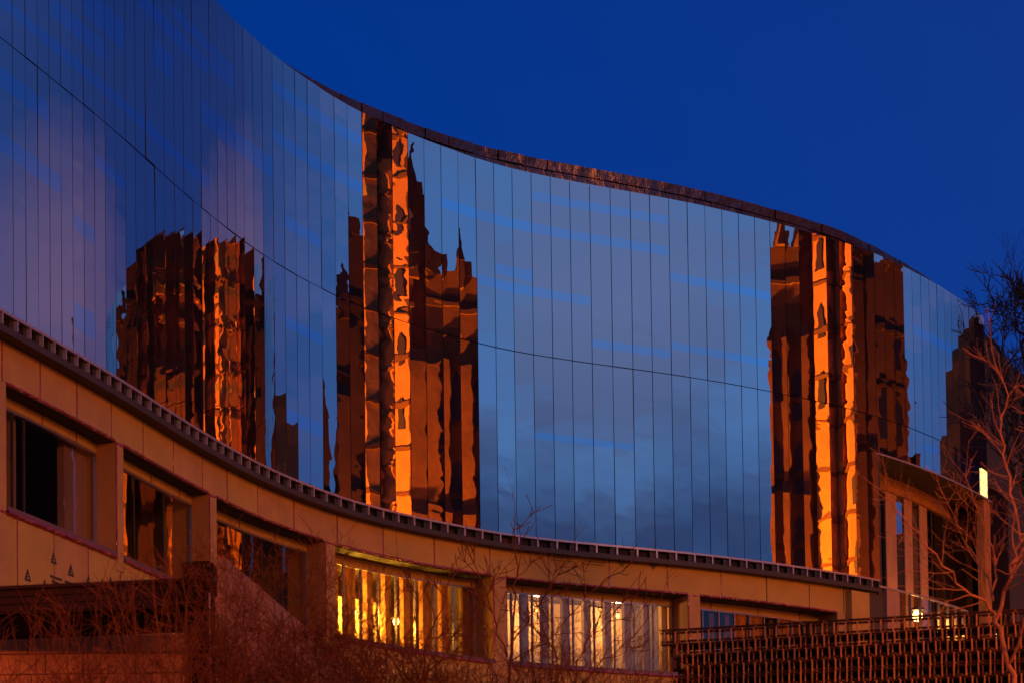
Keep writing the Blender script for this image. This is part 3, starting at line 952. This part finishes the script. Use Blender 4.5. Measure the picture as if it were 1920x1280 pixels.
for x, y, p_, l_ in ((11.8, 29.5, 3000, 'street lamp on the slope to the right of the lattice screen'), (-10.5, 23, 2300, 'street lamp on the slope left of the stone wall')):
    street_lamp(x, y, p_, l_)

# ------------------------------------------------------------------ lattice screen of rusty bars, lower right
A_, B_ = at(1238, 1181, 40.0), at(1960, 1139, 37.6)
scr = thing('lattice_screen', 'rusty metal lattice screen of staggered upright pairs below the building', 'screen', (A_.x, A_.y, ground_z(40)))
du = (B_ - A_); run = math.hypot(du.x, du.y); slope = du.z / run
ex = Vector((du.x / run, du.y / run, 0)); ey = Vector((ex.y, -ex.x, 0))
PITCH_U, ROW = .193, .195
def sp(u, v, n):
    return A_ + ex * u + ey * n + Vector((0, 0, slope * u - v))
ncol = int(run / PITCH_U) + 1
rows = 17
up_mesh = {}
count = 0
stuff = MB()
for r_ in range(rows):
    off = (r_ % 2) * .5 * PITCH_U + (.12 if r_ in (0, 1) else (.30 if r_ < 4 else .2)) * (0 if r_ == 0 else 1)
    for side_n in (0.0, -.11, -.34):
        rail = MB()
        for v in (r_ * ROW, r_ * ROW + .050):
            if side_n == -.34 and v != r_ * ROW:
                continue
            st_u = (0 if r_ < 2 else off + rng.uniform(0, .06)) + (.1 if side_n < -.2 else 0)
            rail.tube([sp(st_u, v, side_n), sp(run, v, side_n)], [.0125, .0125], 5)
        rail.build('rail', M_RUSTD, scr)
    for c_ in range(ncol):
        u = off + .10 + c_ * PITCH_U
        if u > run:
            continue
        lean = rng.uniform(-.006, .006)
        for du_, side_n in ((-.024, .0), (.024, -.11)):
            u2 = u + du_
            pts = [sp(u2, r_ * ROW + .035, side_n + .018), sp(u2 + lean, (r_ + 1) * ROW + .03, side_n + .018)]
            if side_n == 0 and r_ < 8 and count < 300:
                m = MB(); m.tube(pts, [.0135, .0135], 5); m.build('upright', M_RUST, scr); count += 1
            else:
                stuff.tube(pts, [.0115, .0115], 4)
        if c_ % 2 == 0:
            stuff.tube([sp(u, r_ * ROW + .01, .02), sp(u, r_ * ROW + .01, -.36)], [.010, .010], 4)
so = stuff.build('rear_bars', M_RUST, scr)
so['kind'] = 'stuff'
# the screens stand several deep: bars behind, shade put into their dark colour, fill the lower rows
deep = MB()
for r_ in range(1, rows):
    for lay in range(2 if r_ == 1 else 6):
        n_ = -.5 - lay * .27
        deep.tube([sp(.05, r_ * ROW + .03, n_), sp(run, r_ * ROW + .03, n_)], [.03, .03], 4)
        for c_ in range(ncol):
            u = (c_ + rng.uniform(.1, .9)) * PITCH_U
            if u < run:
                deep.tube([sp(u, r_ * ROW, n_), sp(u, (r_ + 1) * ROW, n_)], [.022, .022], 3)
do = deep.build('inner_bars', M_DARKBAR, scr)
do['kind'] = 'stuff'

# ------------------------------------------------------------------ lower left: beam, post, stone wall, wing wall
d_ = 34.0
a_, c_ = at(-40, 1103, d_ + .6), at(352, 1086, d_)
bm = thing('steel_beam', 'long dark steel beam running above the stone wall to the black post', 'beam', (a_ + c_) / 2)
def bar(name, z0, z1, n0, n1, m_):
    q = MB()
    e = (c_ - a_); e.z = 0; e.normalize(); nn = Vector((e.y, -e.x, 0))
    P8 = []
    for zz_ in (z0, z1):
        for (pp, nv) in ((a_, n0), (c_, n0), (c_, n1), (a_, n1)):
            P8.append(pp + nn * nv + Vector((0, 0, zz_)))
    q.mesh8(P8)
    return q.build(name, m_, bm)
bar('top_flange', -.05, 0, -.2, .16, M_BEAM)
bar('web', -.40, -.051, -.06, .10, M_BEAM)
bar('bottom_flange', -.72, -.401, -.2, .02, M_BLACK)  # unlit lower face of the beam put into a black colour
for k in range(3):
    bar('web_joint', -.16 - k * .11, -.15 - k * .11, .08, .108, M_BLACK)
pt_ = thing('black_post', 'thick black steel post with a boxy head at the end of the dark beam', 'post', (at(372, 1110, 33.6).x, 33.6, ground_z(33.6)))
h0, h1 = at(342, 1110, 33.6), at(403, 1053, 33.6)
m = MB(); m.box(h0.x, h1.x - .02, 33.5, 34.0, h0.z, h1.z - .015); m.box(h0.x + .16, h1.x - .07, 33.48, 33.9, h1.z - .0149, h1.z); m.build('post_head', M_BLACK, pt_)
s0, s1_ = at(348, 1110, 33.6), at(398, 1110, 33.6)
m = MB(); m.box(s0.x, s1_.x, 33.55, 33.95, ground_z(33.6) - .1, h0.z - .001); m.build('post_shaft', M_BLACK, pt_)
q0, q1 = at(391, 1108, 33.4), at(394, 1290, 33.4)
m = MB(); m.tube([(q0.x, 33.5, q0.z), (q0.x + .01, 33.5, q1.z)], [.013, .013], 6); m.build('conduit', M_FIN, pt_)
# stone wall
d_ = 35.2
zt = at(0, 1192, d_).z
x0w, x1w = at(-60, 1200, d_).x, at(352, 1200, d_).x
swl = thing('stone_wall', 'low wall of large orange-brown stone blocks under the dark beam', 'wall', ((x0w + x1w) / 2, d_ + .2, ground_z(d_)))
m = MB(); m.box(x0w, x1w, d_ + .06, d_ + .5, ground_z(d_) - .2, zt); m.build('wall_core', M_BLACK, swl)
z = zt
row = 0
while z > ground_z(d_):
    hgt = (.27, .30, .33, .30)[row % 4]
    x = x0w + (0, .25, .1, .4)[row % 4]
    xs = [x0w]
    while x < x1w:
        x += rng.uniform(.5, .95)
        xs.append(min(x, x1w))
    for xa, xb_ in zip(xs, xs[1:]):
        if xb_ - xa < .05:
            continue
        pr = rng.uniform(0, .03)
        m = MB(); m.box(xa + .008, xb_ - .008, d_ - pr, d_ + .059, z - hgt + .008, z - .008)
        m.build('stone', M_STONE, swl)
    z -= hgt
    row += 1
# wing wall: level top, running back towards the building
wa, wb = at(404, 1044, 36), at(421, 1044, 36)
zt = wa.z
ww = thing('wing_wall', 'pinkish concrete wing wall running back behind the bare shrubs', 'wall', (wb.x, 41, ground_z(41)))
ends = [(wa.x, 36.0), (wb.x, 36.02), (-3.02, 50.0), (wa.x - .6, 50.0)]
m = MB()
m.mesh8([(x, y, ground_z(36) - .3) for x, y in ends] + [(x, y, zt) for x, y in ends])
m.build('wall', M_CONC, ww)
for k in range(5):
    y0_, y1_ = 36.02 + k * 2.8, 36.02 + (k + 1) * 2.8 - .03
    f0, f1 = (y0_ - 36.02) / 13.98, (y1_ - 36.02) / 13.98
    xa, xb_ = wb.x + (-3.02 - wb.x) * f0, wb.x + (-3.02 - wb.x) * f1
    m = MB()
    m.mesh8([(xa + .002, y0_, ground_z(40) - .8), (xa + .025, y0_, ground_z(40) - .8), (xb_ + .025, y1_, ground_z(40) - .8), (xb_ + .002, y1_, ground_z(40) - .8),
             (xa + .002, y0_, zt - .01), (xa + .025, y0_, zt - .01), (xb_ + .025, y1_, zt - .01), (xb_ + .002, y1_, zt - .01)])
    m.build('panel', M_CONC, ww)

# ------------------------------------------------------------------ bare trees and shrubs
def grow(r, p, d, length, rad0, level, maxl, out, spread=.6, lift=.12, wig=.18, kids=(3, 5), tmin=.0034):
    n = 5 if level < maxl else 4
    pts, rr = [Vector(p)], [rad0]
    dd = Vector(d).normalized()
    for i in range(n):
        dd = (dd + Vector((r.gauss(0, wig), r.gauss(0, wig), r.gauss(0, wig) + lift)) * .6).normalized()
        pts.append(pts[-1] + dd * (length / n))
        rr.append(max(rad0 * (1 - .72 * (i + 1) / n), tmin))
    out.append((level, pts, rr))
    if level < maxl:
        for k in range(r.randint(*kids)):
            f = r.uniform(.3, 1.0)
            i = min(int(f * n), n - 1)
            q = pts[i].lerp(pts[i + 1], f * n - i)
            base = (pts[i + 1] - pts[i]).normalized()
            side = base.orthogonal()
            side.rotate(Matrix.Rotation(r.uniform(0, 6.283), 3, base))
            nd = (base + side.normalized() * r.uniform(.7, 1.3) * spread * 1.4).normalized()
            grow(r, q, nd, length * r.uniform(.42, .68), rr[i] * r.uniform(.5, .68), level + 1, maxl, out, spread, lift, wig, kids, tmin)

def limb_line(r, pts, r0, r1, jig=.05):
    P_ = [Vector(q) for q in pts]
    o, rr = [], []
    n = len(P_) - 1
    for i in range(n):
        for k in range(4):
            f = k / 4
            q = P_[i].lerp(P_[i + 1], f)
            if i + k:
                q = q + Vector((r.gauss(0, jig), r.gauss(0, jig), r.gauss(0, jig)))
            o.append(q)
    o.append(P_[-1])
    m_ = len(o) - 1
    rr = [r0 + (r1 - r0) * (i / m_) ** .7 for i in range(m_ + 1)]
    return o, rr

def plant(name, label, cat, limbs, m_, seed, sub_len, sub_r, maxl=2, every=2, spread=.6, lift=.1, group=None, trunk=None, k0=6, wig=.18):
    r = random.Random(seed)
    base = limbs[0][0][0] if trunk is None else trunk[0][0]
    base = Vector(base)
    t = thing(name, label, cat, (base.x, base.y, base.z), group)
    tm, bm_, tw_ = MB(), MB(), MB()
    if trunk:
        o, rr = limb_line(r, *trunk, jig=.02)
        tm.tube(o, rr, 8)
    for pts, r0, r1 in limbs:
        o, rr = limb_line(r, pts, r0, r1, jig=sub_len * .03)
        (tm if not trunk else bm_).tube(o, rr, k0)
        out = []
        for i in range(2, len(o) - 1, every):
            f = i / len(o)
            base_d = (o[i + 1] - o[i]).normalized()
            for _ in range(2 if r.random() < .55 else 1):
                side = base_d.orthogonal()
                side.rotate(Matrix.Rotation(r.uniform(0, 6.283), 3, base_d))
                nd = (base_d * .8 + side.normalized() * r.uniform(.5, 1.1)).normalized()
                grow(r, o[i], nd, sub_len * r.uniform(.6, 1.15) * (1 - .35 * f), max(rr[i] * .5, sub_r), 1, maxl, out, spread, lift, wig, tmin=sub_r * .62)
        grow(r, o[-1], (o[-1] - o[-2]), sub_len * .8, rr[-1], 1, maxl, out, spread, lift, wig)
        for lv, p_, rr_ in out:
            (bm_ if lv == 1 else tw_).tube(p_, rr_, 4 if lv == 1 else 3, cap=False)
    tm.build('trunk', m_, t)
    if bm_.v:
        bm_.build('branches', m_, t)['kind'] = 'stuff'
    if tw_.v:
        tw_.build('twigs', m_, t)['kind'] = 'stuff'
    return t

def A(px, py, d):
    return at(px, py, d)

# orange-lit bare tree at the right edge
d0 = 35.5
plant('bare_tree', 'bare tree lit orange at the right edge in front of the lattice screen', 'tree',
      [([A(1866, 1150, d0), A(1810, 1105, d0 - .3), A(1752, 1042, d0 - .6), A(1690, 965, d0 - .9), A(1648, 915, d0 - 1)], .025, .006),
       ([A(1862, 1120, d0), A(1838, 1060, d0 + .4), A(1800, 1000, d0 + .6), A(1768, 925, d0 + .9)], .020, .006),
       ([A(1868, 1160, d0), A(1900, 1060, d0 - .2), A(1912, 1000, d0), A(1893, 900, d0 + .2), A(1872, 815, d0), A(1884, 742, d0), A(1861, 660, d0)], .031, .006),
       ([A(1862, 1125, d0), A(1864, 1050, d0 + .5), A(1840, 960, d0 + .7), A(1800, 880, d0 + 1)], .019, .005),
       ([A(1900, 1060, d0), A(1960, 960, d0), A(1965, 860, d0), A(1935, 760, d0 + .3)], .020, .005),
       ([A(1895, 1240, d0), A(1935, 1130, d0 - .6), A(1975, 1020, d0 - .6)], .022, .006)],
      M_BARK, 11, .85, .0048, maxl=2, every=1, trunk=([Vector((A(1925, 1400, d0).x, d0, ground_z(d0))), A(1905, 1285, d0), A(1880, 1205, d0), A(1866, 1150, d0)], .050, .032))
# tree by the far end, its unlit look put into the black bark colour
d0 = 72.0
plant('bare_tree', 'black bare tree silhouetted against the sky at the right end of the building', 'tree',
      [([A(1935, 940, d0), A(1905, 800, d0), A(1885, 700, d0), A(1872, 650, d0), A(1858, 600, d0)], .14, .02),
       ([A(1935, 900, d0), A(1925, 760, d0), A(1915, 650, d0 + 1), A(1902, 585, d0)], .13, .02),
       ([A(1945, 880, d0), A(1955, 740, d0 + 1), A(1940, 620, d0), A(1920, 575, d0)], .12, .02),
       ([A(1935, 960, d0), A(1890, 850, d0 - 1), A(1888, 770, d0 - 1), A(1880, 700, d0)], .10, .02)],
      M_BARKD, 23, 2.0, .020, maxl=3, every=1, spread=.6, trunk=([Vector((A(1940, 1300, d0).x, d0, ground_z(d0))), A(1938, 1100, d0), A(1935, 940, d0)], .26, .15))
# young trees in front of the windows
d0 = 46.0
gz = ground_z(d0)
def up(px, d):
    return Vector((A(px, 1300, d).x, d, ground_z(d)))
plant('young_tree', 'slender young bare tree whose tip stands out against the blue glass', 'tree',
      [([A(955, 1250, d0), A(968, 1120, d0), A(967, 1040, d0), A(966, 960, d0)], .026, .008),
       ([A(950, 1230, d0), A(925, 1150, d0), A(905, 1080, d0), A(872, 1030, d0)], .020, .006),
       ([A(957, 1210, d0), A(1010, 1130, d0 + .4), A(1045, 1080, d0 + .4), A(1070, 1045, d0 + .4)], .020, .006),
       ([A(955, 1240, d0), A(1040, 1190, d0), A(1100, 1120, d0), A(1145, 1080, d0)], .018, .006)],
      M_BARKR, 31, .85, .0125, maxl=2, every=2, trunk=([up(945, d0), A(950, 1300, d0), A(955, 1250, d0)], .045, .028))
plant('young_tree', 'spreading bare tree in front of the glowing yellow window', 'tree',
      [([A(790, 1290, 44), A(800, 1200, 44), A(835, 1120, 44), A(850, 1060, 44)], .026, .007),
       ([A(790, 1290, 44), A(760, 1200, 44), A(790, 1130, 44.3), A(760, 1080, 44)], .022, .006),
       ([A(795, 1280, 44), A(850, 1190, 44), A(900, 1130, 44.5), A(935, 1080, 44.5)], .022, .006),
       ([A(785, 1290, 44), A(730, 1230, 43.6), A(700, 1180, 43.6), A(672, 1150, 43.6)], .018, .006)],
      M_BARKR, 37, .85, .0125, maxl=2, every=2, trunk=([up(785, 44), A(788, 1330, 44), A(790, 1290, 44)], .045, .03))
plant('young_tree', 'wide twiggy bare tree in front of the pale window with white linings', 'tree',
      [([A(1070, 1310, 45), A(1090, 1220, 45), A(1140, 1160, 45), A(1190, 1090, 45)], .022, .006),
       ([A(1065, 1310, 45), A(1040, 1220, 45), A(1010, 1180, 45), A(975, 1160, 45)], .022, .006),
       ([A(1070, 1300, 45), A(1130, 1240, 45), A(1190, 1190, 45), A(1240, 1120, 45)], .020, .006)],
      M_BARKR, 41, .85, .0125, maxl=2, every=2, trunk=([up(1065, 45), A(1066, 1350, 45), A(1068, 1305, 45)], .045, .028))
# shrubs along the bottom edge
shrubs = [
    (60, 30, 1230, 'leftmost bare shrub, low in front of the stone blocks', 120),
    (230, 31, 1200, 'bare shrub in front of the stone wall, left of the black post', 150),
    (330, 30, 1130, 'tall bare shrub with crossing stems in front of the black post', 150),
    (470, 32, 1110, 'dense red-brown shrub in front of the pinkish wing wall', 150),
    (560, 33, 1140, 'dense shrub at the right end of the pinkish wing wall', 150),
    (660, 34, 1170, 'twiggy shrub at the left edge of the glowing yellow window', 140),
    (760, 34, 1215, 'low dense shrub below the glowing yellow window', 150),
    (880, 35, 1225, 'low dense shrub under the spreading bare tree', 150),
    (1010, 36, 1235, 'low shrub below the left part of the pale window', 140),
    (1150, 36, 1250, 'low shrub left of the lattice screen', 130),
]
for k, (px, d, ytop, lab, w_) in enumerate(shrubs):
    r = random.Random(100 + k)
    b0 = up(px, d)
    limbs = []
    for j in range(19):
        fx = px + r.uniform(-w_, w_)
        ty_ = ytop + r.uniform(0, 70) + abs(fx - px) * .25
        top = A(fx, ty_, d + r.uniform(-.6, .6))
        mid_ = b0.lerp(top, .5) + Vector((r.uniform(-.15, .15), r.uniform(-.1, .1), 0))
        limbs.append(([b0 + Vector((r.uniform(-.15, .15), r.uniform(-.15, .15), 0)), mid_, top], .018, .005))
    plant('bare_shrub', lab, 'shrub', limbs, M_BARKR, 200 + k, .95, .0068, maxl=3 if k in (3, 4, 6, 7) else 2, every=1, spread=.75, lift=.05, group='bare shrubs along the bottom of the view', k0=5)
